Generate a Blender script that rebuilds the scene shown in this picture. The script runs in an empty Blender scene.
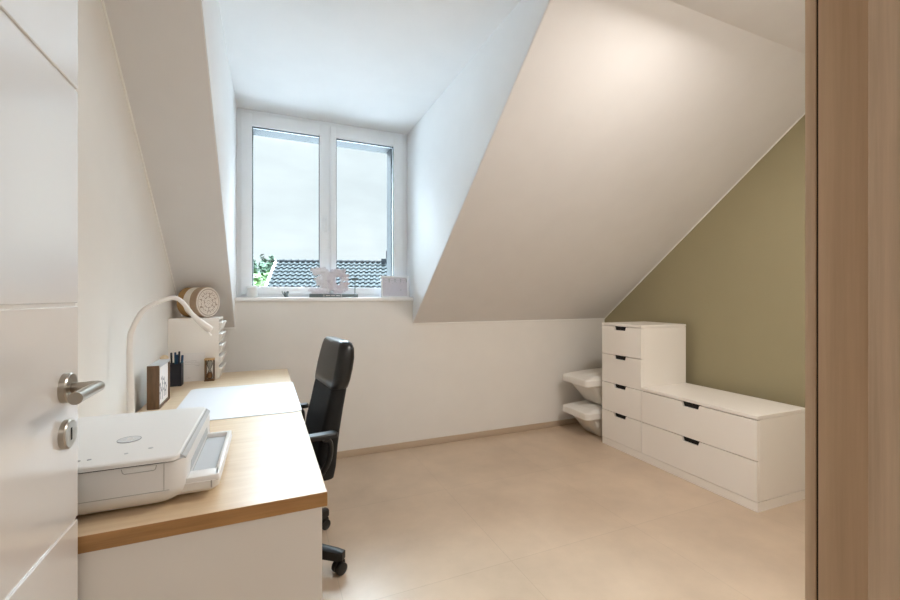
import bpy, bmesh, math, random
from mathutils import Vector, Matrix, noise
C = bpy.context.scene.collection
R = math.radians
rnd = random.Random(7)

# ---------------------------------------------------------------- materials
def lin(c):
    return tuple(((x/255)/12.92 if x/255 <= .04045 else ((x/255+.055)/1.055)**2.4) for x in c)+(1,)

def mat(name, rgb, rough=.5, metal=0, spec=.5, var=.03, vscale=6, bump=0, bscale=60, coat=0, ior=None):
    m = bpy.data.materials.new(name); m.use_nodes = True
    nt = m.node_tree; b = nt.nodes['Principled BSDF']
    b.inputs['Roughness'].default_value = rough; b.inputs['Metallic'].default_value = metal
    b.inputs['Specular IOR Level'].default_value = spec
    if coat: b.inputs['Coat Weight'].default_value = coat; b.inputs['Coat Roughness'].default_value = .12
    if ior: b.inputs['IOR'].default_value = ior
    c = lin(rgb)
    tc = nt.nodes.new('ShaderNodeTexCoord')
    n = nt.nodes.new('ShaderNodeTexNoise'); n.inputs['Scale'].default_value = vscale; n.inputs['Detail'].default_value = 4
    nt.links.new(tc.outputs['Object'], n.inputs['Vector'])
    mx = nt.nodes.new('ShaderNodeMix'); mx.data_type = 'RGBA'
    mx.inputs[6].default_value = tuple(x*(1-var) for x in c[:3])+(1,)
    mx.inputs[7].default_value = tuple(min(1, x*(1+var)) for x in c[:3])+(1,)
    nt.links.new(n.outputs['Fac'], mx.inputs[0]); nt.links.new(mx.outputs[2], b.inputs['Base Color'])
    if bump:
        n2 = nt.nodes.new('ShaderNodeTexNoise'); n2.inputs['Scale'].default_value = bscale
        nt.links.new(tc.outputs['Object'], n2.inputs['Vector'])
        bp = nt.nodes.new('ShaderNodeBump'); bp.inputs['Strength'].default_value = bump; bp.inputs['Distance'].default_value = .002
        nt.links.new(n2.outputs['Fac'], bp.inputs['Height']); nt.links.new(bp.outputs[0], b.inputs['Normal'])
    return m

def wood(name, a, b_, rough=.4, scale=(3, 60, 60), spec=.5, coat=0, ior=None):
    m = bpy.data.materials.new(name); m.use_nodes = True
    nt = m.node_tree; b = nt.nodes['Principled BSDF']
    b.inputs['Roughness'].default_value = rough; b.inputs['Specular IOR Level'].default_value = spec
    if coat: b.inputs['Coat Weight'].default_value = coat; b.inputs['Coat Roughness'].default_value = rough*.8
    if ior: b.inputs['IOR'].default_value = ior
    tc = nt.nodes.new('ShaderNodeTexCoord'); mp = nt.nodes.new('ShaderNodeMapping')
    mp.inputs['Scale'].default_value = scale
    n = nt.nodes.new('ShaderNodeTexNoise'); n.inputs['Scale'].default_value = 1; n.inputs['Detail'].default_value = 6; n.inputs['Roughness'].default_value = .65
    cr = nt.nodes.new('ShaderNodeValToRGB'); cr.color_ramp.elements[0].position = .3; cr.color_ramp.elements[1].position = .7
    cr.color_ramp.elements[0].color = lin(a); cr.color_ramp.elements[1].color = lin(b_)
    nt.links.new(tc.outputs['Object'], mp.inputs[0]); nt.links.new(mp.outputs[0], n.inputs['Vector'])
    nt.links.new(n.outputs['Fac'], cr.inputs[0]); nt.links.new(cr.outputs[0], b.inputs['Base Color'])
    return m

def emit(name, rgb, s):
    m = bpy.data.materials.new(name); m.use_nodes = True
    nt = m.node_tree; nt.nodes.remove(nt.nodes['Principled BSDF'])
    e = nt.nodes.new('ShaderNodeEmission'); e.inputs[0].default_value = lin(rgb); e.inputs[1].default_value = s
    nt.links.new(e.outputs[0], nt.nodes['Material Output'].inputs[0])
    return m

def glassmat(name, tint=(252, 255, 255), gloss=.06):
    m = bpy.data.materials.new(name); m.use_nodes = True
    nt = m.node_tree; nt.nodes.remove(nt.nodes['Principled BSDF'])
    t = nt.nodes.new('ShaderNodeBsdfTransparent'); t.inputs[0].default_value = lin(tint)
    g = nt.nodes.new('ShaderNodeBsdfGlossy'); g.inputs['Roughness'].default_value = .02
    f = nt.nodes.new('ShaderNodeFresnel'); f.inputs[0].default_value = 1.3
    x = nt.nodes.new('ShaderNodeMixShader')
    nt.links.new(f.outputs[0], x.inputs[0]); nt.links.new(t.outputs[0], x.inputs[1]); nt.links.new(g.outputs[0], x.inputs[2])
    nt.links.new(x.outputs[0], nt.nodes['Material Output'].inputs[0])
    return m

def tilefloor():
    m = bpy.data.materials.new('floor_tile'); m.use_nodes = True
    nt = m.node_tree; b = nt.nodes['Principled BSDF']; b.inputs['Roughness'].default_value = .3
    b.inputs['Specular IOR Level'].default_value = .5
    tc = nt.nodes.new('ShaderNodeTexCoord'); mp = nt.nodes.new('ShaderNodeMapping')
    mp.inputs['Location'].default_value = (-.27, -.093, 0)
    br = nt.nodes.new('ShaderNodeTexBrick'); br.offset = 0; br.inputs['Scale'].default_value = 1
    br.inputs['Brick Width'].default_value = .75; br.inputs['Row Height'].default_value = .75
    br.inputs['Mortar Size'].default_value = .0016; br.inputs['Mortar Smooth'].default_value = .1
    br.inputs['Color1'].default_value = lin((202, 181, 158)); br.inputs['Color2'].default_value = lin((205, 184, 161))
    br.inputs['Mortar'].default_value = lin((190, 170, 148))
    n = nt.nodes.new('ShaderNodeTexNoise'); n.inputs['Scale'].default_value = 2.6; n.inputs['Detail'].default_value = 8; n.inputs['Roughness'].default_value = .6
    cr = nt.nodes.new('ShaderNodeValToRGB'); cr.color_ramp.elements[0].color = (.84, .83, .82, 1); cr.color_ramp.elements[1].color = (1.05, 1.05, 1.05, 1)
    cr.color_ramp.elements[0].position = .3; cr.color_ramp.elements[1].position = .7
    mx = nt.nodes.new('ShaderNodeMix'); mx.data_type = 'RGBA'; mx.blend_type = 'MULTIPLY'; mx.inputs[0].default_value = 1
    nt.links.new(tc.outputs['Object'], mp.inputs[0]); nt.links.new(mp.outputs[0], br.inputs['Vector'])
    nt.links.new(tc.outputs['Object'], n.inputs['Vector']); nt.links.new(n.outputs['Fac'], cr.inputs[0])
    nt.links.new(br.outputs['Color'], mx.inputs[6]); nt.links.new(cr.outputs[0], mx.inputs[7])
    nt.links.new(mx.outputs[2], b.inputs['Base Color'])
    return m

M = dict(
    wall=mat('wall_paint', (234, 231, 226), .85, spec=.2, bump=.06, bscale=220),
    ceil=mat('ceiling_paint', (232, 230, 229), .9, spec=.15, bump=.05, bscale=220),
    dorm=mat('dormer_paint', (236, 236, 236), .9, spec=.15, bump=.05, bscale=220),
    olive=mat('olive_wall_paint', (158, 148, 118), .85, spec=.2, bump=.06, bscale=220),
    bead=mat('caulk_bead', (244, 242, 238), .7),
    floor=tilefloor(),
    skirt=mat('skirting_tile', (192, 172, 150), .35, var=.06),
    pvc=mat('window_pvc', (250, 252, 254), .35, var=.01),
    gasket=mat('rubber_gasket', (70, 78, 84), .7),
    rail=mat('shutter_aluminium', (42, 46, 48), .55, var=.02),
    sill=mat('sill_stone', (250, 250, 249), .35, var=.02),
    glass=glassmat('window_glass'),
    door=mat('door_lacquer', (230, 228, 226), .2, var=.01, ior=2.5, coat=.6),
    steel=mat('brushed_steel', (176, 170, 160), .28, metal=1, var=.04, vscale=40),
    black=mat('black_hole', (14, 13, 13), .8),
    jamb=wood('jamb_oak', (192, 166, 138), (222, 198, 170), .5, (70, 70, 2.2)),
    jambshade=wood('jamb_oak_shaded', (188, 158, 126), (214, 186, 154), .5, (55, 55, 1.6)),  # same jamb oak with the liner's shade mixed into the colour
    oak=wood('desk_oak_glare', (210, 184, 150), (226, 204, 174), .3, (3.5, 45, 45), ior=1.58),  # oak paled so the window glare sits in the base colour
    oakedge=wood('desk_oak_edge', (150, 110, 66), (186, 142, 92), .4, (3.5, 60, 60)),
    white=mat('white_melamine', (232, 227, 220), .4, var=.01),
    dwhite=mat('dresser_lacquer', (244, 239, 232), .38, var=.01),
    pad=mat('desk_pad_plastic', (226, 228, 233), .35, var=.01),
    prn=mat('printer_plastic', (230, 229, 227), .35, var=.01),
    prngrey=mat('printer_grey', (186, 188, 190), .4, var=.02),
    prnmark=mat('printer_marks', (150, 152, 154), .4), emblem=mat('emblem_silver', (206, 208, 210), .35),
    prnseam=mat('printer_seam', (170, 168, 164), .6),
    leather=mat('black_leather', (15, 15, 16), .3, var=.1, bump=.25, bscale=180),
    mesh=mat('black_mesh_fabric', (15, 15, 16), .85, var=.2, vscale=300, bump=.4, bscale=600),
    bplast=mat('black_plastic', (20, 20, 21), .42),
    lamp=mat('lamp_white', (238, 234, 230), .35, var=.01),
    walnut=wood('frame_walnut', (84, 62, 42), (116, 88, 62), .5, (60, 60, 8)),
    paper=mat('paper_white', (236, 232, 228), .8, var=.02),
    ink=mat('faint_ink', (170, 160, 160), .8),
    artink=mat('art_ink', (160, 158, 162), .8),
    navy=mat('navy_cup', (22, 26, 38), .5),
    penblue=mat('pen_blue', (26, 66, 104), .4), penteal=mat('pen_teal', (30, 92, 118), .4), pendark=mat('pen_dark', (18, 26, 40), .4),
    kraft=mat('kraft_paper', (172, 136, 84), .8, var=.08), taupe=mat('taupe_band', (176, 152, 128), .8, var=.06),
    cream=mat('cream_band', (232, 226, 216), .7), lace=mat('lace_petals', (232, 222, 212), .8, var=.06),
    lacegap=mat('lace_gaps', (178, 160, 144), .85, var=.15, vscale=60),
    beige=mat('beige_wood_ball', (214, 192, 160), .6, var=.06),
    lightwood=wood('light_wood', (176, 142, 100), (204, 172, 128), .5, (50, 50, 10)),
    darkwood=wood('dark_wood', (84, 60, 36), (118, 86, 54), .5, (50, 50, 10)),
    sand=mat('sand', (150, 110, 76), .9, var=.2, vscale=300),
    jarg=glassmat('jar_glass', (238, 240, 240)), frost=mat('frosted_jar', (228, 228, 226), .3, var=.02),
    wax=mat('candle_wax', (232, 220, 204), .5),
    grey=mat('dark_grey_figure', (112, 122, 124), .6, var=.1),
    plinth=mat('grey_plinth', (104, 116, 118), .6),
    petal=mat('pale_petals', (226, 225, 230), .8, var=.05, vscale=60),
    petal2=mat('blush_petals', (222, 218, 226), .8, var=.05, vscale=60),
    box=mat('storage_plastic', (232, 229, 223), .35, var=.02),
    boxb=mat('storage_plastic_body', (222, 218, 210), .35, var=.02),
    tile=mat('roof_tile_slate', (34, 38, 39), .7, spec=.1, var=.08, vscale=3),
    ridge=mat('ridge_tile_slate', (14, 17, 20), .7, spec=.1, var=.1, vscale=3),
    verge=mat('verge_white', (238, 240, 240), .5),
    render=mat('house_render', (226, 224, 218), .9),
    leaf=mat('leaf_green', (62, 92, 40), .7, var=.25, vscale=1.2), leaf2=mat('leaf_dark', (36, 58, 38), .7, var=.25, vscale=1.2),
    bark=mat('bark', (84, 70, 56), .9, var=.2),
    groundgrey=mat('ground_bounce_grey', (132, 134, 136), .9, var=.2, vscale=.4),  # unseen ground greyed to steer the light it bounces onto the ceiling
    lampglow=emit('lamp_diffuser', (255, 226, 186), 6),
)

# ---------------------------------------------------------------- mesh builder
class B:
    def __init__(s): s.bm = bmesh.new()
    def merge(s, b2, mtx=None):
        if mtx is not None: bmesh.ops.transform(b2, matrix=mtx, verts=b2.verts)
        bmesh.ops.recalc_face_normals(b2, faces=b2.faces)
        me = bpy.data.meshes.new('t'); b2.to_mesh(me); b2.free(); s.bm.from_mesh(me); bpy.data.meshes.remove(me)
        return s
    def box(s, x0, x1, y0, y1, z0, z1, bev=0, seg=2, mtx=None):
        b = bmesh.new(); bmesh.ops.create_cube(b, size=1)
        for v in b.verts:
            v.co = Vector(((x0+x1)/2+v.co.x*(x1-x0), (y0+y1)/2+v.co.y*(y1-y0), (z0+z1)/2+v.co.z*(z1-z0)))
        if bev: bmesh.ops.bevel(b, geom=list(b.edges), offset=bev, segments=seg, profile=.5, affect='EDGES')
        return s.merge(b, mtx)
    def prism(s, poly, axis, a0, a1, bev=0, seg=2, mtx=None):
        # poly in the two other axes, in order (x,y,z minus axis)
        def co(p, a):
            return {'x': (a, p[0], p[1]), 'y': (p[0], a, p[1]), 'z': (p[0], p[1], a)}[axis]
        b = bmesh.new()
        l0 = [b.verts.new(co(p, a0)) for p in poly]; l1 = [b.verts.new(co(p, a1)) for p in poly]
        b.faces.new(l0[::-1]); b.faces.new(l1); n = len(poly)
        for i in range(n): b.faces.new((l0[i], l0[(i+1) % n], l1[(i+1) % n], l1[i]))
        if bev: bmesh.ops.bevel(b, geom=list(b.edges), offset=bev, segments=seg, profile=.5, affect='EDGES')
        return s.merge(b, mtx)
    def tube(s, pts, rad, n=12, mtx=None, flat=1.0):
        pts = [Vector(p) for p in pts]
        if not hasattr(rad, '__len__'): rad = [rad]*len(pts)
        b = bmesh.new(); rings = []; up = None
        for i, p in enumerate(pts):
            t = (pts[min(i+1, len(pts)-1)]-pts[max(i-1, 0)]).normalized()
            if up is None:
                up = Vector((0, 0, 1)) if abs(t.z) < .9 else Vector((1, 0, 0))
            a = t.cross(up).normalized(); up = a.cross(t).normalized()
            rings.append([b.verts.new(p+(a*math.cos(2*math.pi*k/n)+up*math.sin(2*math.pi*k/n)*flat)*rad[i]) for k in range(n)])
        for r0, r1 in zip(rings, rings[1:]):
            for k in range(n): b.faces.new((r0[k], r0[(k+1) % n], r1[(k+1) % n], r1[k]))
        b.faces.new(rings[0][::-1]); b.faces.new(rings[-1])
        return s.merge(b, mtx)
    def lathe(s, prof, n=24, mtx=None):
        # profile [(r,z)] about z
        b = bmesh.new(); rings = []
        for r, z in prof:
            if r < 1e-6: rings.append([b.verts.new((0, 0, z))])
            else: rings.append([b.verts.new((r*math.cos(2*math.pi*k/n), r*math.sin(2*math.pi*k/n), z)) for k in range(n)])
        for r0, r1 in zip(rings, rings[1:]):
            for k in range(n):
                k2 = (k+1) % n
                if len(r0) == 1 and len(r1) == 1: continue
                if len(r0) == 1: b.faces.new((r0[0], r1[k2], r1[k]))
                elif len(r1) == 1: b.faces.new((r0[k], r0[k2], r1[0]))
                else: b.faces.new((r0[k], r0[k2], r1[k2], r1[k]))
        if len(rings[0]) > 1: b.faces.new(rings[0][::-1])
        if len(rings[-1]) > 1: b.faces.new(rings[-1])
        return s.merge(b, mtx)
    def ball(s, c, r, sub=2, mtx=None):
        b = bmesh.new(); bmesh.ops.create_icosphere(b, subdivisions=sub, radius=1)
        rr = r if hasattr(r, '__len__') else (r, r, r)
        for v in b.verts: v.co = Vector((c[0]+v.co.x*rr[0], c[1]+v.co.y*rr[1], c[2]+v.co.z*rr[2]))
        return s.merge(b, mtx)
    def loft(s, rings, mtx=None):
        b = bmesh.new(); vr = [[b.verts.new(p) for p in r] for r in rings]; n = len(rings[0])
        for r0, r1 in zip(vr, vr[1:]):
            for k in range(n): b.faces.new((r0[k], r0[(k+1) % n], r1[(k+1) % n], r1[k]))
        b.faces.new(vr[0][::-1]); b.faces.new(vr[-1])
        return s.merge(b, mtx)
    def build(s, name, m, parent=None, smooth=True, ang=35):
        me = bpy.data.meshes.new(name); s.bm.to_mesh(me); s.bm.free()
        me.materials.append(m)
        if smooth:
            me.shade_smooth(); me.set_sharp_from_angle(angle=R(ang))
        o = bpy.data.objects.new(name, me); C.objects.link(o)
        if parent: o.parent = parent
        return o

def tag(o, label, cat, group=None, kind=None):
    o['label'] = label; o['category'] = cat
    if group: o['group'] = group
    if kind: o['kind'] = kind
    return o
def thing(name, label, cat, loc=(0, 0, 0), rz=0, group=None, kind=None):
    o = bpy.data.objects.new(name, None); C.objects.link(o); o.location = loc; o.rotation_euler = (0, 0, rz)
    o.empty_display_size = .05
    return tag(o, label, cat, group, kind)
def rrect(x0, x1, y0, y1, r, z, n=6):
    pts = []
    for cx, cy, a0 in ((x1-r, y1-r, 0), (x0+r, y1-r, 90), (x0+r, y0+r, 180), (x1-r, y0+r, 270)):
        for k in range(n+1):
            a = R(a0+90*k/n); pts.append((cx+r*math.cos(a), cy+r*math.sin(a), z))
    return pts
def copytree(o, parent=None):
    c = o.copy(); C.objects.link(c)
    if parent: c.parent = parent
    for ch in list(o.children): copytree(ch, c)
    return c
def rotz(a, loc=(0, 0, 0)): return Matrix.Translation(loc) @ Matrix.Rotation(a, 4, 'Z')

# ---------------------------------------------------------------- camera
cd = bpy.data.cameras.new('camera'); cam = bpy.data.objects.new('camera', cd); C.objects.link(cam)
cam.location = (0, 0, 1.2); cam.rotation_euler = (R(90), 0, R(-22.4716))
cd.sensor_width = 36; cd.lens = 408.19*36/900; cd.clip_start = .02
cd.shift_x = (450-438.09)/900; cd.shift_y = -(300-297.74)/900
bpy.context.scene.camera = cam

# ---------------------------------------------------------------- setting
XL, XR, YK, ZK = -.512, 3.0707, 3.1075, .9958
DL, DR, YW, ZW, ZC, YF = -.2158, 1.0655, 3.243, 2.5636, 2.5075, .20
TP = (ZC-ZK)/(YK-1.271)
def struct(o, label, cat): return tag(o, label, cat, kind='structure')

struct(B().box(-1.5, 3.3, -2.3, 3.36, -.12, 0).build('floor', M['floor'], smooth=False), 'beige stone-look floor of large square tiles', 'floor')
side = [(.06, 0), (3.36, 0), (3.36, ZK), (YK, ZK+.02), (1.25, ZC+.02), (1.0, 2.7), (.06, 2.7)]
struct(B().prism(side, 'x', XL-.15, XL).build('wall_left', M['wall'], smooth=False), 'off-white left wall under the roof slope', 'wall')
struct(B().prism(side, 'x', XR, XR+.15).build('wall_right', M['olive'], smooth=False), 'olive green side wall behind the white dresser', 'wall')
struct(B().box(XL, XR, YK, 3.36, 0, ZK).box(DL, DR, YK, 3.36, ZK, 1.174).build('wall_back', M['wall'], smooth=False), 'low off-white knee wall under the window', 'wall')
struct(B().box(XL, -.395, .06, YF, 0, 2.7).box(.49, XR, .06, YF, 0, 2.7).box(-.395, .49, .06, YF, 2.06, 2.7).build('wall_front', M['wall'], smooth=False), 'off-white wall around the open doorway', 'wall')
b = B().box(XL, XR, .06, 1.271, ZC, 2.74)
sl = [(YK, ZK), (1.271, ZC), (1.271, 2.74), (3.3, 1.07), (3.3, ZK)]
b.prism(sl, 'x', XL, DL-.003).prism(sl, 'x', DR+.003, XR)
struct(b.build('ceiling', M['ceil'], smooth=False), 'off-white sloping attic ceiling with flat strip above', 'ceiling')
ck = [(YK+.006, ZK+.003), (3.45, ZK+.003), (3.45, 2.72), (1.02, 2.72)]
struct(B().prism(ck, 'x', DL-.15, DL).build('wall_dormer_left', M['dorm'], smooth=False), 'white left cheek of the dormer', 'wall')
struct(B().prism(ck, 'x', DR, DR+.15).build('wall_dormer_right', M['dorm'], smooth=False), 'white right cheek of the dormer', 'wall')
struct(B().box(DL, DR, 1.271, 3.45, ZW, 2.74).build('ceiling_dormer', M['dorm'], smooth=False), 'white flat ceiling of the dormer above the window', 'ceiling')
struct(B().box(XL, 2.9, YK-.01, YK, 0, .05, .002).box(2.9, XR, YK-.01, YK, 0, .05).build('baseboard_back', M['skirt']), 'beige tile skirting along the knee wall', 'baseboard')
struct(B().box(XR-.01, XR, .2, YK-.01, 0, .05, .002).build('baseboard_right', M['skirt']), 'beige tile skirting along the olive wall', 'baseboard')
def beadline(p, q): return B().tube([p, q], .0055, 6)
struct(beadline((XL+.002, YK-.002, ZK), (XL+.002, 1.271, ZC)).build('trim_1', M['bead']), 'white joint bead between left wall and slope', 'trim')
struct(beadline((XR-.002, YK-.002, ZK), (XR-.002, 1.271, ZC)).build('trim_2', M['bead']), 'white joint bead between olive wall and slope', 'trim')
struct(B().tube([(XL, YK-.002, ZK-.004), (DL, YK-.002, ZK-.004)], .006, 6).tube([(DR, YK-.002, ZK-.004), (XR, YK-.002, ZK-.004)], .006, 6).build('trim_3', M['bead']), 'white joint bead along the top of the knee wall', 'trim')

# hallway behind the camera (lights the doorway)
struct(B().box(-1.5, -1.4, -2.3, .06, 0, 2.5).box(1.5, 1.6, -2.3, .06, 0, 2.5).box(-1.4, 1.5, -2.3, -2.2, 0, 2.5)
       .box(-1.4, -.6, -.02, .06, 0, 2.5).box(-.6, -.395, -.02, .06, 0, 2.5).box(.49, 1.5, -.02, .06, 0, 2.5).box(-.395, .49, -.02, .06, 2.06, 2.5).build('wall_hall', M['wall'], smooth=False), 'off-white walls of the hallway outside the room', 'wall')
struct(B().box(-1.5, 1.6, -2.3, .06, 2.5, 2.6).build('ceiling_hall', M['ceil'], smooth=False), 'white ceiling of the hallway outside the room', 'ceiling')

# door frame, right-hand jamb seen from the doorway
jf = thing('trim_4', 'taupe oak door jamb at the right edge', 'door frame', (.49, .06, 0), kind='structure')
B().box(-.02, .12, .1565, .1655, 0, 2.12, .0015).build('casing', M['jamb'], jf)
B().box(-.0185, .0, .1545, .1567, 0, 2.1).build('seal_gap', M['black'], jf)  # dark seal between casing and liner
B().box(-.02, .0, .05, .1548, 0, 2.08).build('liner', M['jambshade'], jf)
B().box(-.032, -.0195, -.02, .1165, 0, 2.06, .0012).build('stop', M['jamb'], jf)
jl = thing('trim_5', 'taupe oak jamb on the hinge side behind the door', 'door frame', (-.395, .06, 0), kind='structure')
B().box(-.1, .015, .1405, .1500, 0, 2.12, .0015).build('casing', M['jamb'], jl)
B().box(0, .012, -.08, .1400, 0, 2.08).build('liner', M['jambshade'], jl)
jt = thing('trim_6', 'taupe oak head of the door frame', 'door frame', (0, .06, 2.06), kind='structure')
B().box(-.38, .47, -.08, .1545, -.015, 0).build('liner', M['jambshade'], jt)
B().box(-.48, .6, .1655, .1745, .061, .14, .0015).build('casing', M['jamb'], jt)

# ---------------------------------------------------------------- open door
DX = -.337
dr = thing('door_1', 'white lacquered door with grooved panels standing open', 'door', (DX, .215, 0), kind='structure')
L = .767; zs = [.008, .377, .782, 1.187, 1.594, 2.035]
b = B().box(-.04, -.004, 0, L, .008, 2.035)
for z0, z1 in zip(zs, zs[1:]):
    b.box(-.006, 0, 0, L, z0+(.003 if z0 > .01 else 0), z1-(.003 if z1 < 2 else 0), .0015, 1)
b.build('panel', M['door'], dr)
hz, hy = 1.039, .711
ry = Matrix.Rotation(R(90), 4, 'Y')
ro = B().lathe([(0, 0), (.027, 0), (.027, .009), (.025, .011), (0, .011)], 32, Matrix.Translation((0, hy, hz)) @ ry).build('rosette', M['steel'], dr)
lev = [(.008, hy, hz), (.030, hy, hz)]
for k in range(7):
    a = R(90*k/6); lev.append((.034+.020*math.sin(a), hy-.020*(1-math.cos(a)), hz+.0004*k))
lev += [(.055, hy-.05, hz+.003), (.056, hy-.118, hz+.003)]
B().tube(lev, [.009]*2+[.0095]*7+[.0098, .0100], 20).build('lever_handle', M['steel'], dr)
lk = B().lathe([(0, 0), (.026, 0), (.026, .008), (.024, .010), (0, .010)], 32, Matrix.Translation((0, hy, .957)) @ ry).build('lock_plate', M['steel'], dr)
B().box(.0098, .0104, hy-.003, hy+.003, .946, .968, .0003).build('keyhole', M['black'], lk)

# ---------------------------------------------------------------- window
w = thing('window_1', 'white two-sash dormer window over the sill', 'window', (0, YW, 0), kind='structure')
def ring(b, x0, x1, z0, z1, X0, X1, Z0, Z1, y0, y1, bev=.002):
    b.box(X0, x0, y0, y1, Z0, Z1, bev).box(x1, X1, y0, y1, Z0, Z1, bev)
    b.box(x0-.001, x1+.001, y0, y1, Z0, z0, bev).box(x0-.001, x1+.001, y0, y1, z1, Z1, bev); return b
ring(B(), -.17, 1.02, 1.24, 2.52, DL, DR, 1.2, ZW, .014, .075).build('frame', M['pvc'], w)
for (x0, x1, X0, X1) in ((-.115, .359, -.190, .4335), (.483, .949, .4365, 1.04)):
    s_ = ring(B(), x0, x1, 1.281, 2.447, X0, X1, 1.222, 2.535, 0, .06, .004).build('sash', M['pvc'], w)
    ring(B(), x0+.005, x1-.005, 1.286, 2.440, x0, x1, 1.281, 2.447, .016, .03, 0).build('gasket', M['gasket'], s_)
    B().box(x0, x1, .026, .030, 1.281, 2.447).build('pane', M['glass'], s_)
hb = B().box(.385, .411, -.008, 0, 1.76, 1.83, .003).tube([(.398, -.004, 1.8), (.398, -.035, 1.8)], .008, 12).tube([(.398, -.032, 1.806), (.398, -.034, 1.70)], .0085, 12)
hb.build('handle', M['pvc'], w)
B().box(DL, DR, -.148, .014, 1.174, 1.203, .004).build('sill', M['sill'], w)
B().box(-.14, -.112, .075, .207, 1.2, 2.47).box(.944, 1.0, .075, .207, 1.2, 2.47).build('shutter_guide', M['rail'], w)
B().box(DL, DR, .075, .207, 2.452, 2.56).build('shutter_box', M['rail'], w)
B().box(DL, DR, .075, .235, 1.21, 1.262, .004).build('outer_sill', M['pvc'], w)

# ---------------------------------------------------------------- desk
KA = R(.6); kx, ky = .1279, .9975
TZ = .739
dk = thing('desk', 'long oak-topped desk with white end panels along the left wall', 'desk', (kx, ky, 0), KA)
B().box(-.612, 0, 0.0, 1.835, TZ-.034, TZ-.0005, .0008, 1).build('desktop_edge', M['oakedge'], dk)
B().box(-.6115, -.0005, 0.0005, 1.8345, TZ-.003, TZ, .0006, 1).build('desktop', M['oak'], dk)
for y in (.003, .42, 1.81):
    B().box(-.60, -.012, y, y+.022, 0, TZ-.034, .001, 1).build('side_panel', M['white'], dk)
B().box(-.56, -.545, .025, 1.81, .30, TZ-.034).build('back_rail', M['white'], dk)

# desk pad
b = B().loft([rrect(-.472, .0035, .745, 1.368, .03, z) for z in (TZ+.0005, TZ+.003)])
b.box(.0006, .0035, .77, 1.34, TZ-.012, TZ+.002, .001)
o = b.build('desk_pad', M['pad']); o.location = (kx, ky, 0); o.rotation_euler = (0, 0, KA)
tag(o, 'white desk pad with turned-down lip at the middle of the desk', 'desk pad')

# ---------------------------------------------------------------- printer
PX0, PX1, PY0, PY1 = -.507, -.170, 1.040, 1.475
pr = thing('printer', 'white all-in-one printer at the near end of the desk', 'printer', (0, 0, TZ))
rr = []
for z, ins, r in ((.0, .060, .03), (.004, .040, .034), (.012, .022, .036), (.022, .010, .036), (.034, .003, .036), (.046, 0, .036), (.104, .001, .036)):
    rr.append(rrect(PX0+ins, PX1-ins, PY0+ins, PY1-ins, r, z))
bd = B().loft(rr).build('body', M['prn'], pr, ang=50)
B().loft([rrect(PX0+.004, PX1-.022, PY0+.0015, PY1-.006, .03, z_) for z_ in (.1035, .108)]).build('gap', M['black'], bd)
# lid with shoulder
lid = B().loft([rrect(PX0, PX1-.013, PY0-.004, PY1, .018, z) for z in (.1075, .115)]+[rrect(PX0+.003, PX1-.016, PY0-.001, PY1-.003, .018, .118)]).build('lid', M['prn'], pr, ang=30)
B().prism([(PX1-.0135, .1150), (PX1-.002, .106), (PX1-.002, .102), (PX1-.0135, .104)], 'y', PY0+.020, PY1-.014, .0008, 1).build('shoulder', M['prngrey'], bd)
B().box(PX1-.0105, PX1-.009, PY0+.024, PY1-.018, .1115, .1135).build('ridge', M['prnseam'], bd)
B().tube([(PX1-.03, PY0-.0003, .045), (PX0+.05, PY0-.0003, .045)], .0007, 6).tube([(PX1-.040, PY0+.0003, .046), (PX1-.040, PY0+.0003, .103)], .0007, 6).tube([(PX1+.0002, PY0+.04, .046), (PX1+.0002, PY1-.04, .046)], .0007, 6).build('seam', M['prnseam'], bd)
B().prism([(PX1-.115, .103), (PX1-.053, .103), (PX1-.055, .094), (PX1-.058, .092), (PX1-.110, .092), (PX1-.113, .094)], 'y', PY0-.0012, PY0+.004, .0005, 1).build('scanner_grip', M['prn'], bd)
B().tube([(PX1-.115, PY0-.0014, .1025), (PX1-.113, PY0-.0014, .0945), (PX1-.110, PY0-.0014, .092), (PX1-.058, PY0-.0014, .092), (PX1-.055, PY0-.0014, .0945), (PX1-.053, PY0-.0014, .1025)], .0008, 6).build('grip_outline', M['prnseam'], bd)
# paper output tray
t = B().loft([rrect(-.21, -.118, 1.076, 1.390, .014, .016), rrect(-.21, -.108, 1.064, 1.397, .016, .026), rrect(-.21, -.104, 1.060, 1.400, .016, .044)]).build('output_tray', M['prn'], pr)
B().box(-.176, -.107, 1.062, 1.106, .040, .056, .004).box(-.176, -.109, 1.384, 1.398, .040, .056, .003).box(-.118, -.106, 1.064, 1.398, .040, .056, .003).build('tray_rim', M['prn'], t)
B().box(-.176, -.117, 1.104, 1.386, .0435, .0452).build('tray_floor', M['prngrey'], t)
B().box(-.1235, -.1205, 1.0585, 1.061, .028, .044).build('tray_latch', M['prnseam'], t)
# slot above the tray
B().prism([(1.10, .058), (1.39, .058), (1.375, .078), (1.115, .078)], 'x', PX1-.004, PX1+.0008).build('paper_slot', M['prngrey'], bd)
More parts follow.
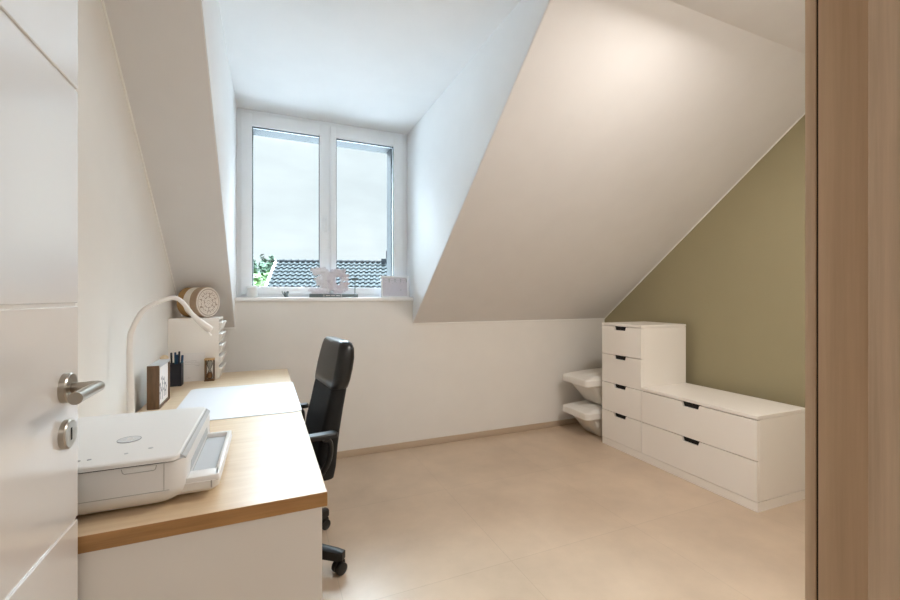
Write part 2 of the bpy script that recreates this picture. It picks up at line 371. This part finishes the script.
# round emblem on the lid: disc with slanted h and p strokes, read from the front side
em = B().lathe([(0, 0), (.0235, 0), (.0235, .0012), (.0225, .0015), (0, .0015)], 36, Matrix.Translation((-.312, 1.195, .118))).build('emblem_disc', M['emblem'], lid)
me_ = rotz(R(90), (-.312, 1.195, .1195))
b = B()
def stroke(b, pts, wd, m): b.tube(pts, wd, 6, m)
stroke(b, [(-.0105, -.008, 0), (-.005, .014, 0)], .0011, me_)
stroke(b, [(-.0075, .003, 0), (-.0045, .005, 0), (-.002, .004, 0), (-.0025, 0, 0), (-.0045, -.008, 0)], .0011, me_)
stroke(b, [(-.001, -.014, 0), (.0040, .005, 0)], .0011, me_)
stroke(b, [(.0040, .005, 0), (.0085, .005, 0), (.0092, .002, 0), (.0075, -.006, 0), (.0050, -.0078, 0), (.001, -.0078, 0)], .0011, me_)
b.build('emblem_letters', M['prn'], em)
ring_b = B()
ring_b.tube([(-.312+.0235*math.cos(R(a)), 1.195+.0235*math.sin(R(a)), .1190) for a in range(0, 361, 12)], .0009, 6)
ring_b.build('emblem_ring', M['prnmark'], em)
# printed buttons on the lid's near edge
for x, y, r_, n_ in ((-.372, 1.078, .006, 'touch_button'), (-.352, 1.080, .004, 'touch_button'), (-.384, 1.056, .005, 'touch_button'), (-.291, 1.092, .004, 'touch_button'), (-.250, 1.112, .005, 'touch_button')):
    b = B().lathe([(0, 0), (r_, 0), (r_, .0006), (0, .0006)], 14, Matrix.Translation((x, y, .118)))
    b.build(n_, M['prnmark'] if x < -.34 else M['prngrey'], lid)

# ---------------------------------------------------------------- desk lamp
LX, LY = -.437, 1.70
lp = thing('desk_lamp', 'white gooseneck desk lamp with slim head beside the left wall', 'lamp', (LX, LY, TZ))
B().lathe([(0, 0), (.068, 0), (.07, .003), (.068, .016), (.06, .02), (0, .02)], 36).build('base', M['lamp'], lp)
def cr(P, n=8):
    out = []
    for i in range(len(P)-1):
        p0, p1, p2, p3 = [Vector(P[max(0, min(len(P)-1, i+k))]) for k in (-1, 0, 1, 2)]
        for q in range(n):
            t = q/n; out.append(.5*((2*p1)+(-p0+p2)*t+(2*p0-5*p1+4*p2-p3)*t*t+(-p0+3*p1-3*p2+p3)*t**3))
    return out+[Vector(P[-1])]
neck = cr([(0, 0, .018), (-.003, 0, .12), (-.005, 0, .299), (.004, 0, .357), (.038, 0, .422), (.097, 0, .455), (.136, 0, .457), (.168, 0, .420), (.178, 0, .404)])
nn = len(neck)
B().tube(neck, [.0108-.0042*i/nn for i in range(nn)], 14).build('gooseneck', M['lamp'], lp)
B().tube([(.172, 0, .412), (.190, 0, .389), (.212, 0, .366), (.236, 0, .344), (.240, 0, .340)], [.0070, .0095, .0125, .0130, .009], 16).build('lamp_head', M['lamp'], lp)
B().lathe([(0, 0), (.012, 0), (.010, .004), (0, .004)], 16, Matrix.Translation((.232, 0, .330)) @ Matrix.Rotation(R(45), 4, 'Y')).build('diffuser', M['paper'], lp)

# ---------------------------------------------------------------- things at the back of the desk
# box frame
fr = thing('box_frame', 'deep dark wooden box frame with pale print beside the lamp', 'picture frame', (-.442, 2.10, TZ))
b = B()
b.box(-.0215, .0215, -.1, -.089, 0, .18, .001).box(-.0215, .0215, .089, .1, 0, .18, .001)
b.box(-.0215, .0215, -.089, .089, 0, .010).build('frame', M['walnut'], fr)
B().box(-.0215, .0215, -.0995, .0995, .170, .181, .001).build('top_rail_sheen', M['prngrey'], fr)  # wooden top coloured light grey to carry its reflection
B().box(-.020, .0155, -.089, .089, .010, .170).build('print', M['paper'], fr)
b = B()
for k, (y, z, h_) in enumerate(((-.05, .03, .07), (-.02, .025, .10), (.015, .03, .085), (.045, .028, .06))):
    b.tube([(.016, y, z), (.016, y+.004, z+h_*.6), (.016, y-.003, z+h_)], .0011, 6)
    for q in range(3): b.ball((.0158, y+(.010 if q % 2 else -.010), z+h_*(.4+.25*q)), (.0008, .009, .006), 1)
b.build('print_motif', M['artink'], fr)
# pen cup + pens
cup = thing('pen_cup', 'dark navy square pen cup before the white organizer', 'pen cup', (-.455, 2.51, TZ))
b = B().box(-.031, .031, -.031, .031, 0, .004)
for x0, x1, y0, y1 in ((-.031, -.0285, -.031, .031), (.0285, .031, -.031, .031), (-.0285, .0285, -.031, -.0285), (-.0285, .0285, .0285, .031)):
    b.box(x0, x1, y0, y1, .003, .116, .0004, 1)
b.build('cup', M['navy'], cup)
for i, (x, y, tx, ty, ln, r_, m_, lb) in enumerate((
        (-.466, 2.492, -.02, -.05, .172, .0045, 'pendark', 'dark pen, leftmost in the navy pen cup'),
        (-.449, 2.505, .012, .03, .158, .005, 'penblue', 'blue pen standing in the middle of the navy cup'),
        (-.440, 2.496, .03, -.02, .176, .0045, 'pendark', 'tall dark pen, second from right in the navy pen cup'),
        (-.434, 2.520, .05, .04, .152, .0055, 'penteal', 'teal marker at the right of the navy pen cup'),
        (-.458, 2.520, -.01, .05, .168, .0045, 'penteal', 'slim teal pen leaning back in the navy cup'))):
    t_ = thing('pen', lb, 'pen', (x, y, TZ+.0045), 0, 'pens in the navy cup')
    d = Vector((tx, ty, 1)).normalized()
    B().tube([d*.004, d*.008, d*(ln-.03)], [.0015, r_, r_], 10).build('barrel', M[m_], t_)
    B().tube([d*(ln-.03), d*(ln-.002), d*ln], [r_*1.1, r_*1.05, r_*.7], 10).build('cap', M['pendark' if m_ == 'pendark' else 'penblue'], t_)
# round ornament on stem
t_ = thing('stem_ornament', 'small beige ball ornament peeking behind the box frame', 'ornament', (-.487, 2.42, TZ))
B().lathe([(0, 0), (.018, 0), (.018, .006), (0, .006)], 20).build('foot', M['beige'], t_)
B().tube([(0, 0, .005), (0, 0, .14)], .003, 8).build('stem', M['beige'], t_)
B().ball((0, 0, .155), .019, 3).build('ball', M['beige'], t_)
# card
t_ = thing('greeting_card', 'white square card with faint handwriting leaning on the organizer', 'card', (-.384, 2.596, TZ), 0)
mx = Matrix.Rotation(R(-6), 4, 'X')
B().box(-.053, .053, 0, .0012, 0, .156, mtx=mx).build('card_sheet', M['paper'], t_)
b = B()
for j, (z, x0, x1) in enumerate(((.112, -.046, .012), (.104, -.046, .022), (.094, -.046, .006), (.085, .004, .03), (.02, -.036, -.016))):
    pts = []; x = x0
    while x < x1:
        pts.append((x, -.0003, z+rnd.uniform(-.0016, .0022))); x += .0022
    b.tube(pts, .00045, 4, mx)
b.build('handwriting', M['ink'], t_)
# hourglass
t_ = thing('hourglass', 'small wooden hourglass at the right foot of the organizer', 'hourglass', (-.306, 2.583, TZ))
B().box(-.025, .025, -.02, .02, 0, .009, .002).build('base', M['darkwood'], t_)
B().box(-.025, .025, -.02, .02, .115, .125, .002).build('cap', M['lightwood'], t_)
for x, y in ((-.0195, -.013), (-.0195, .013), (.0195, .013)):
    B().tube([(x, y, .008), (x, y, .116)], .0042, 8).build('post', M['darkwood'], t_)
gl = B().lathe([(.006, .009), (.0135, .018), (.0145, .033), (.009, .05), (.003, .062), (.009, .074), (.0145, .091), (.0135, .106), (.006, .115)], 20).build('glass_bulb', M['jarg'], t_)
B().lathe([(0, .0105), (.012, .0185), (.013, .032), (.008, .045), (0, .049)], 16).build('sand', M['sand'], gl)
# organizer with five drawers
og = thing('drawer_organizer', 'white five-drawer desktop organizer in the far left corner', 'organizer', (-.5105, 2.618, TZ))
b = B().box(0, .246, 0, .012, 0, .347, .0015).box(0, .246, .222, .234, 0, .347, .0015).box(0, .246, .011, .223, .336, .347).box(0, .246, .011, .223, 0, .012).box(0, .01, .011, .223, .011, .337)
b.build('housing', M['dwhite'], og)
for k in range(5):
    z0 = .013+k*.0647
    d_ = B().prism([(.238, z0), (.249, z0), (.265, z0+.046), (.261, z0+.050), (.238, z0+.046)], 'y', .0005, .2335, .0012, 1).build('drawer_front', M['white'], og)
    B().box(.015, .24, .014, .22, z0, z0+.04).build('drawer_tray', M['prnseam'], d_)
# round gift tin lying on the organizer
dm = thing('round_box', 'round kraft box with lace-patterned lid lying on the organizer', 'box', (-.372, 2.712, 1.0865+.0875))
ax = math.atan2(-.60, .80)
mm = Matrix.Rotation(ax, 4, 'Z') @ Matrix.Rotation(R(90), 4, 'Y')
def cyl(r0, z0, z1, rb=.002): return [(0, z0), (r0-rb, z0), (r0, z0+rb), (r0, z1-rb), (r0-rb, z1), (0, z1)]
B().lathe(cyl(.0865, -.075, -.03), 48, mm).build('kraft_body', M['kraft'], dm)
B().lathe(cyl(.0868, -.0305, .015), 48, mm).build('cream_band', M['cream'], dm)
ld = B().lathe(cyl(.0875, .0145, .06), 48, mm).build('lid', M['taupe'], dm)
B().lathe([(0, .060), (.078, .060), (.078, .0612), (0, .0612)], 48, mm).build('lid_panel', M['lacegap'], ld)
b = B()
b.tube([(.081*math.cos(R(a)), .081*math.sin(R(a)), .060) for a in range(0, 361, 8)], .0042, 8, mm)
b.tube([(.070*math.cos(R(a)), .070*math.sin(R(a)), .061) for a in range(0, 361, 8)], .0028, 6, mm)
for rad_, cnt in ((.0, 1), (.021, 7), (.042, 13), (.062, 18)):
    for k in range(cnt):
        a = 2*math.pi*k/cnt+rad_*30+rnd.uniform(-.08, .08); cx_, cy_ = rad_*math.cos(a), rad_*math.sin(a)
        for p in range(5):
            q = 2*math.pi*p/5+a
            b.ball((cx_+.0062*math.cos(q), cy_+.0062*math.sin(q), .0615), (.0050, .0050, .0016), 1, mm)
b.build('lace_pattern', M['lace'], ld)

# ---------------------------------------------------------------- office chair
ch = thing('office_chair', 'black office chair with leather headrest pulled up to the desk', 'chair', (.01, 1.985, 0), R(7.7))
def backring(z, xf, th, hw, yc=-.015, n=10, r=None):
    r = min(th*.48, .034) if r is None else r
    return [(x, y, z) for x, y, _ in rrect(xf, xf+th, yc-hw, yc+hw, r, z, n)]
prof_head = [(.795, .222, .066, .166), (.80, .219, .076, .174), (.83, .224, .080, .180), (.88, .234, .082, .180), (.93, .245, .080, .176), (.97, .254, .073, .168), (.993, .261, .058, .156), (1.004, .270, .036, .134)]
B().loft([backring(*p, yc=-.03) for p in prof_head]).build('headrest', M['leather'], ch, ang=60)
prof_mesh = [(.40, .160, .080, .145), (.45, .160, .086, .158), (.55, .166, .086, .168), (.62, .178, .082, .172), (.70, .199, .074, .172), (.77, .214, .072, .172), (.798, .221, .070, .170)]
B().loft([backring(*p, yc=-.03) for p in prof_mesh]).build('mesh_back', M['mesh'], ch, ang=60)
B().tube(cr([(.20, -.03, .37), (.212, -.03, .5), (.24, -.03, .66), (.272, -.03, .78)]), .022, 10, flat=1).build('back_support', M['bplast'], ch)
rings = [rrect(-.27+i_, .19-i_, -.235+i_, .235-i_, .09, z) for z, i_ in ((.405, .03), (.415, .006), (.45, 0), (.475, .008), (.487, .03), (.49, .06))]
B().loft(rings).build('seat', M['mesh'], ch, ang=60)
for s_ in (-1, 1):
    y = s_*.262-.025
    ar = B().loft([rrect(-.10, .216, y-.024, y+.024, .022, z) for z in (.626, .630, .640)]+[rrect(-.096, .212, y-.020, y+.020, .02, .645)]).build('armrest', M['bplast'], ch)
    B().tube(cr([(.16, y, .622), (.185, y, .60), (.175, y, .52), (.11, y*.95, .43), (.05, y*.7, .395)]), .016, 10, flat=.7).build('arm_post', M['bplast'], ar)
B().box(-.12, .12, -.09, .09, .37, .405, .01).build('tilt_mechanism', M['bplast'], ch)
B().tube([(.08, 0, .385), (.20, -.015, .375), (.222, -.015, .40)], .02, 10).build('back_bracket', M['bplast'], ch)
B().tube([(0, 0, .13), (0, 0, .22)], .028, 16).tube([(0, 0, .2), (0, 0, .38)], .016, 16).build('gas_column', M['bplast'], ch)
B().lathe([(0, .07), (.045, .07), (.05, .09), (.045, .135), (.03, .145), (0, .145)], 20).build('hub', M['bplast'], ch)
for k in range(5):
    wa = R(-40.7+72*k)  # in the chair's frame
    c_, s_ = math.cos(wa), math.sin(wa)
    sp = B().loft([[(c_*r_-s_*yy, s_*r_+c_*yy, z_) for yy, z_ in ((-hw, zt-th), (hw, zt-th), (hw, zt), (hw*.6, zt+.006), (-hw*.6, zt+.006), (-hw, zt))]
                   for r_, hw, zt, th in ((.03, .030, .125, .05), (.15, .026, .113, .042), (.31, .021, .098, .036), (.345, .017, .092, .030))]).build('spoke', M['bplast'], ch)
    px_, py_ = c_*.325, s_*.325
    off = (.012, .0)
    cs = B().tube([(px_, py_, .075), (px_, py_, .045)], .007, 10)
    cs.prism([(-.028, .022), (-.026, .05), (-.01, .062), (.012, .058), (.026, .042), (.026, .022)], 'y', -.006, .006, .001, 1, mtx=rotz(R(200), (px_, py_, 0)))
    co = cs.build('caster', M['bplast'], sp)
    wx = B()
    for q in (-.017, .017):
        wx.lathe([(0, -.009), (.020, -.009), (.0255, -.006), (.0265, 0), (.0255, .006), (.020, .009), (0, .009)], 24,
                 rotz(R(200), (px_, py_, 0)) @ Matrix.Translation((0, q, .0265)) @ Matrix.Rotation(R(90), 4, 'X'))
    wx.build('caster_wheel', M['bplast'], sp)

# ---------------------------------------------------------------- stepped dresser
ds = thing('dresser', 'white stepped six-drawer dresser against the olive wall', 'dresser', (2.5452, 2.6039, 0), R(-1.4748))
LEN, W, DP = 1.1821, .394, .463
B().box(.003, DP, -LEN, 0, 0, .0545, .001, 1).build('plinth', M['dwhite'], ds)
B().box(.02, DP, -W+.001, -.0005, .0575, .975, .001, 1).build('tall_carcass', M['dwhite'], ds)
B().box(.02, DP, -LEN+.0005, -W-.001,  .0575, .5165, .001, 1).build('low_carcass', M['dwhite'], ds)
B().box(0, DP, -W, 0, .977, .995, .0012, 1).build('tall_top', M['dwhite'], ds)
B().box(0, DP, -LEN, -W-.0005, .5185, .5385, .0012, 1).build('low_top', M['dwhite'], ds)
def drawer(y0, y1, z0, z1):
    yc = (y0+y1)/2+.007; hw = .061; hd = .029
    poly = [(y0, z0), (y1, z0), (y1, z1), (yc+hw, z1), (yc+hw-.008, z1-hd), (yc-hw+.008, z1-hd), (yc-hw, z1), (y0, z1)]
    f = B().prism(poly, 'x', 0, .0185, .0007, 1).build('drawer', M['dwhite'], ds)
    B().box(.0165, .0195, yc-hw-.006, yc+hw+.006, z1-hd-.006, z1+.0015).build('pull_recess', M['black'], f)
HM = .2297
for k in range(4): drawer(-W+.0015, -.0012, .0575+k*HM, .0575+(k+1)*HM-.0048)
for k in range(2): drawer(-LEN+.001, -W-.0015, .0575+k*HM, .0575+(k+1)*HM-.0048)

# ---------------------------------------------------------------- storage boxes in the corner
def storage(z, label, px, py, a):
    t = thing('storage_box', label, 'storage box', (px, py, z), a, 'lidded storage boxes in the corner')
    # local: x towards the dresser wall, front slants back towards the floor
    def slp(r): return [(x, y, z_+.024*(x-.08)/.395) for x, y, z_ in r]
    def rg(x0, ins, zz): return rrect(x0, .50-ins, -.155+ins, .155-ins, .045, zz)
    B().loft([rg(.21, .028, 0), rg(.20, .022, .006), rg(.13, .014, .09), rg(.06, .008, .165), rg(.05, .006, .185), rg(.03, .006, .235)]).build('body', M['boxb'], t, ang=40)
    B().loft([rrect(.002, .508, -.166, .166, .034, .176), rrect(-.002, .512, -.170, .170, .036, .180), rrect(-.001, .512, -.169, .169, .036, .226),
              rrect(.004, .508, -.165, .165, .034, .234), slp(rrect(.075, .48, -.135, .135, .03, .250)), slp(rrect(.080, .475, -.130, .130, .03, .253))]).build('lid', M['box'], t, ang=24)
    B().loft([slp(rrect(.10, .40, -.05, .05, .02, .2525)), slp(rrect(.105, .395, -.046, .046, .02, .2550))]).build('lid_ridge', M['box'], t)
    return t
storage(0, 'white lidded storage box standing on the floor behind the dresser', 2.438, 2.825, R(-3))
storage(.277, 'white lidded storage box stacked on top of another one', 2.438, 2.825, R(-3))

# ---------------------------------------------------------------- window sill things
SZ = 1.203
t_ = thing('candle_jar', 'small pale glass candle jar at the left end of the sill', 'candle', (-.112, 3.165, SZ))
gj = B().lathe([(.030, 0), (.035, .004), (.036, .03), (.033, .05), (.033, .066), (.0315, .066), (.0315, .05), (.034, .03), (.033, .007), (0, .006)], 28).build('jar', M['frost'], t_)
B().lathe([(0, .007), (.032, .008), (.033, .028), (0, .028)], 24).build('wax', M['wax'], gj)
B().lathe([(0, .064), (.040, .064), (.041, .068), (.040, .078), (.036, .080), (0, .080)], 28).build('lid', M['pvc'], t_)
b = B().ball((0, 0, .018), (.016, .011, .017), 2).ball((.012, 0, .036), (.011, .009, .010), 2).ball((-.008, 0, .034), (.007, .006, .009), 2)
b.tube([(-.012, 0, .02), (-.024, 0, .032), (-.026, 0, .046)], [.004, .003, .002], 8).ball((.006, 0, .004), (.015, .010, .004), 2)
o = b.build('figurine', M['grey']); o.location = (.112, 3.165, SZ); tag(o, 'tiny dark grey figurine on the sill left of the floral number', 'figurine')
# floral number on a plinth
nb = thing('floral_number', 'pale floral number 30 standing on a grey plinth on the sill', 'decoration', (.455, 3.165, SZ))
pl = B().box(-.178, .178, -.022, .022, 0, .026, .002).build('plinth', M['plinth'], nb)
b = B().box(-.079, -.076, -.0228, -.0218, .003, .024).box(.049, .052, -.0228, -.0218, .003, .024)
x = -.062
for i, wd in enumerate((.007, .006, .005, .006, 0, .006, .006, .006, .005, 0, .006, .007, .006, .005)):
    if wd: b.box(x, x+wd, -.0228, -.0218, .010, .0165)
    x += wd+.0018 if wd else .006
b.build('plinth_lettering', M['paper'], pl)
def flower_digit(name, path, m_, rad):
    b = B(); b.tube(path, rad*.75, 10)
    pv = [Vector(p) for p in path]
    for i in range(len(pv)):
        for k in range(5):
            q = pv[i]+Vector((rnd.uniform(-1, 1)*rad*.75, -rad*rnd.uniform(.3, .75), rnd.uniform(-1, 1)*rad*.75))
            fr_ = rnd.uniform(.008, .013); a0 = rnd.random()*6
            for p in range(5):
                a = a0+2*math.pi*p/5
                b.ball((q.x+fr_*.6*math.cos(a), q.y+rnd.uniform(-.002, .002), q.z+fr_*.6*math.sin(a)), (fr_*.5, fr_*.28, fr_*.5), 1)
    return b.build(name, m_, nb)
d3 = cr([(-.158, 0, .186), (-.11, 0, .196), (-.058, 0, .190), (-.085, 0, .148), (-.115, 0, .120), (-.075, 0, .108), (-.048, 0, .078), (-.072, 0, .050), (-.12, 0, .042), (-.16, 0, .046)], 3)
flower_digit('flower_digit_three', d3, M['petal'], .033)
d0 = [(.024+.052*math.cos(R(a)), 0, .126+.062*math.sin(R(a))) for a in range(0, 361, 14)]
flower_digit('flower_digit_zero', d0, M['petal2'], .038)
B().tube([(.158, 0, .025), (.158, 0, .135)], .0035, 8).box(.128, .180, -.012, .012, .132, .152, .002).build('post', M['plinth'], nb)
# pale framed print
pf = thing('photo_frame', 'white framed pale print at the right end of the sill', 'picture frame', (.935, 3.145, SZ))
mx = Matrix.Rotation(R(-5), 4, 'X')
ring(B(), -.105, .098, .012, .160, -.118, .118, 0, .172, 0, .014, .002).build('frame', M['pvc'], pf).data.transform(mx)
B().box(-.106, .099, .005, .012, .011, .161, mtx=mx).build('print', M['petal2'], pf)
b = B()
for k in range(4):
    x0 = -.098+k*.048
    b.tube([(x0+.048*q/6, .0048, .150-.016*math.sin(math.pi*q/6)) for q in range(7)], .0011, 5, mx)
    b.box(x0+.044, x0+.052, .0042, .0052, .122, .150, mtx=mx)
for k in range(6): b.ball((-.08+k*.03, .0048, .112+.008*(k % 2)), (.004, .0006, .002), 1, mx)
b.ball((.045, .0048, .06), (.006, .0006, .005), 1, mx)
b.build('print_motif', M['prngrey'], pf)
B().box(-.02, .02, .03, .034, 0, .10, mtx=Matrix.Translation((0, .014, 0)) @ Matrix.Rotation(R(12), 4, 'X')).build('stand', M['pvc'], pf)

# ---------------------------------------------------------------- ceiling lights
def ceiling_lamp(loc, label):
    t = thing('ceiling_lamp', label, 'lamp', loc, 0, 'ceiling lamps')
    B().lathe([(0, 0), (.15, 0), (.15, -.02), (.14, -.03), (0, -.03)], 40).build('housing', M['lamp'], t)
    B().lathe([(0, -.03), (.13, -.03), (.12, -.038), (0, -.04)], 40).build('diffuser', M['lampglow'], t)
    return t
ceiling_lamp((1.6, .82, ZC), 'round white ceiling lamp in the room')
ceiling_lamp((.1, -1.1, 2.5), 'added round fill lamp on the unseen hallway ceiling')  # hallway lamp added as fill behind the camera
def area(loc, rot, size, power, col):
    ld_ = bpy.data.lights.new('lamp_light', 'AREA'); ld_.shape = 'DISK'; ld_.size = size; ld_.energy = power; ld_.color = col
    o = bpy.data.objects.new('lamp_light', ld_); C.objects.link(o); o.location = loc; o.rotation_euler = rot
    return o
area((1.6, .82, ZC-.045), (0, 0, 0), .36, 26, (1, .95, .905))
area((.1, -1.1, 2.45), (0, 0, 0), .6, 9, (1, .97, .95))  # added fill light that goes with the hallway lamp

# ---------------------------------------------------------------- outside
struct(B().box(-80, 80, 3.6, 160, -3.2, -3.0).build('ground', M['groundgrey'], smooth=False), 'grey ground far below the window, toned for the light it bounces', 'ground')
e = Vector((.959, -.284, 0)); nv = Vector((-.284, -.959, 0)); RO = Vector((.41, 24.72, 3.22))
hs = thing('neighbour_house', 'neighbouring house with slate grey tiled roof outside the window', 'house', (RO.x, RO.y, -3.0), math.atan2(e.y, e.x))
# local: x along ridge, -y towards us, z up from ground
PI_ = R(38); HR = RO.z+3.0; RW, NR = .30, 13; WIDTH = 9.0
b = bmesh.new(); cp, sp_ = math.cos(PI_), math.sin(PI_); EXP = .34
ncol = int(WIDTH/.3)
for r_ in range(NR):
    rows = []
    for (dist, lift) in ((r_*EXP, .0), (r_*EXP+EXP*1.02, .07), (r_*EXP+EXP*1.02, .0)):
        row = []
        for i in range(ncol*8+1):
            x = i*.3/8; ph = (i % 8)/8
            wv = .06*max(0, math.sin(math.pi*min(1, ph/.62)))**.8 if ph < .62 else -.012
            if lift == 0 and dist > r_*EXP+.01: wv = 0
            hgt = lift+wv
            row.append(b.verts.new((x, -dist*cp-hgt*sp_, -dist*sp_+hgt*cp)))
        rows.append(row)
    for r0, r1 in zip(rows, rows[1:]):
        for i in range(ncol*8): b.faces.new((r0[i], r0[i+1], r1[i+1], r1[i]))
rb = B(); rb.merge(b, Matrix.Translation((0, 0, HR)))
rb.build('roof_tiles', M['tile'], hs, ang=50)
RL = NR*EXP
B().prism([(0, HR-.02), (-RL*cp, HR-RL*sp_-.02), (-RL*cp, HR-RL*sp_-.2), (0, HR-.22), (RL*cp, HR-RL*sp_-.2), (RL*cp, HR-RL*sp_-.02)], 'x', .05, WIDTH-.05).build('roof_deck', M['ridge'], hs, smooth=False)
b = B()
for i in range(int(WIDTH/.4)): b.tube([(i*.4, 0, HR+.03), (i*.4+.36, 0, HR+.04), (i*.4+.41, 0, HR+.055)], [.10, .115, .125], 10)
b.build('ridge_tiles', M['ridge'], hs)
for sg in (-1,):
    B().prism([(.0, HR+.02), (-RL*cp, HR-RL*sp_+.02), (-RL*cp, HR-RL*sp_-.2), (0, HR-.2)], 'x', -.13, .03).prism([(.0, HR+.02), (RL*cp, HR-RL*sp_+.02), (RL*cp, HR-RL*sp_-.2), (0, HR-.2)], 'x', -.13, .03).build('verge_board', M['verge'], hs)
B().prism([(-RL*cp+.4, 0), (RL*cp-.4, 0), (RL*cp-.4, HR-RL*sp_), (0, HR-.2), (-RL*cp+.4, HR-RL*sp_)], 'x', .3, WIDTH-.3).build('wall', M['render'], hs, smooth=False)
vp = B().box(5.82, 6.27, -.25, .2, HR-.1, HR+.22, .02).build('vent_base', M['ridge'], hs)
B().tube([(6.14, 0, HR+.15), (6.14, 0, HR+.7)], .055, 10).build('vent_pipe', M['ridge'], vp)

def tree(x, y, h_, r_, m_, label, zb=-3.0):
    t = thing('tree', label, 'tree', (x, y, zb), 0, 'trees beyond the neighbouring house')
    B().tube([(0, 0, 0), (.1, 0, h_*.35), (0, .1, h_*.7)], [.22, .17, .08], 8).build('trunk', M['bark'], t)
    b = bmesh.new()
    bmesh.ops.create_icosphere(b, subdivisions=3, radius=1)
    for v in b.verts:
        n_ = .82+.45*noise.noise(v.co*2.2+Vector((x, y, 0))); c_ = v.co*n_*.9
        v.co = Vector((c_.x*r_, c_.y*r_, h_*.62+c_.z*h_*.36))
    for k in range(1700):
        d = Vector((rnd.gauss(0, 1), rnd.gauss(0, 1), rnd.gauss(0, 1))).normalized()
        n_ = .8+.5*noise.noise(d*2.2+Vector((x, y, 0)))
        p = Vector((d.x*r_*n_, d.y*r_*n_, h_*.62+d.z*h_*.36*n_))*1
        p = Vector((p.x*rnd.uniform(.75, 1), p.y*rnd.uniform(.75, 1), p.z))
        s_ = rnd.uniform(.2, .4)
        u_ = d.orthogonal().normalized(); u_ = Matrix.Rotation(rnd.random()*6.28, 3, d) @ u_; v_ = (d+Vector((rnd.uniform(-.5, .5), rnd.uniform(-.5, .5), rnd.uniform(-.2, .6)))).normalized().cross(u_).normalized()
        vs = [b.verts.new(p+u_*s_), b.verts.new(p+v_*s_*.6+d*.08), b.verts.new(p-u_*s_), b.verts.new(p-v_*s_*.6+d*.02)]
        b.faces.new(vs)
    me = bpy.data.meshes.new('crown'); b.to_mesh(me); b.free(); me.materials.append(m_)
    o = bpy.data.objects.new('crown', me); C.objects.link(o); o.parent = t
for x, y, h_, r_, m_, lb in ((-1.8, 45, 8.5, 1.5, 'leaf2', 'dark green tree at the left edge of the window view'),
                             (-.05, 48.5, 9.1, 1.5, 'leaf2', 'tall dark tree rising beside the neighbouring roof verge'),
                             (-1.0, 36.5, 6.6, 1.2, 'leaf', 'light green bushy tree in front of the darker trees'),
                             (-.35, 40, 6.9, 1.2, 'leaf', 'light green small tree close to the roof verge')):
    tree(x, y, h_, r_, M[m_], lb)

SKY0, SKY1 = 1.0, 42.0
# ---------------------------------------------------------------- world: overcast sky
wd = bpy.data.worlds.new('sky'); bpy.context.scene.world = wd; wd.use_nodes = True
nt = wd.node_tree; bg = nt.nodes['Background']
tc = nt.nodes.new('ShaderNodeTexCoord'); mp = nt.nodes.new('ShaderNodeMapping'); mp.inputs['Scale'].default_value = (1.6, 1.6, 5)
n = nt.nodes.new('ShaderNodeTexNoise'); n.inputs['Scale'].default_value = 2.2; n.inputs['Detail'].default_value = 5
cr_ = nt.nodes.new('ShaderNodeValToRGB'); cr_.color_ramp.elements[0].position = .35; cr_.color_ramp.elements[1].position = .68
cr_.color_ramp.elements[0].color = lin((224, 233, 238)); cr_.color_ramp.elements[1].color = lin((240, 249, 253))
nt.links.new(tc.outputs['Generated'], mp.inputs[0]); nt.links.new(mp.outputs[0], n.inputs['Vector']); nt.links.new(n.outputs['Fac'], cr_.inputs[0])
# overcast sky: unseen upper part boosted strongly to light the room
sx = nt.nodes.new('ShaderNodeSeparateXYZ'); nt.links.new(tc.outputs['Generated'], sx.inputs[0])
mr = nt.nodes.new('ShaderNodeMapRange'); mr.interpolation_type = 'SMOOTHSTEP'
mr.inputs['From Min'].default_value = .33; mr.inputs['From Max'].default_value = .62
mr.inputs['To Min'].default_value = SKY0; mr.inputs['To Max'].default_value = SKY1
nt.links.new(sx.outputs['Z'], mr.inputs[0]); nt.links.new(mr.outputs[0], bg.inputs['Strength'])
mr2 = nt.nodes.new('ShaderNodeMapRange'); mr2.inputs['From Min'].default_value = .33; mr2.inputs['From Max'].default_value = .5
nt.links.new(sx.outputs['Z'], mr2.inputs[0])
mxs = nt.nodes.new('ShaderNodeMix'); mxs.data_type = 'RGBA'; mxs.blend_type = 'MULTIPLY'; mxs.inputs[7].default_value = (.88, .955, 1.04, 1)
nt.links.new(mr2.outputs[0], mxs.inputs[0]); nt.links.new(cr_.outputs[0], mxs.inputs[6]); nt.links.new(mxs.outputs[2], bg.inputs['Color'])

sc = bpy.context.scene
sc.view_settings.view_transform = 'Standard'; sc.view_settings.look = 'None'; sc.view_settings.gamma = 1
sc.view_settings.use_curve_mapping = False; sc.view_settings.exposure = .14
sc.cycles.max_bounces = 10; sc.cycles.diffuse_bounces = 6; sc.cycles.transparent_max_bounces = 12
sc.cycles.sample_clamp_indirect = 6
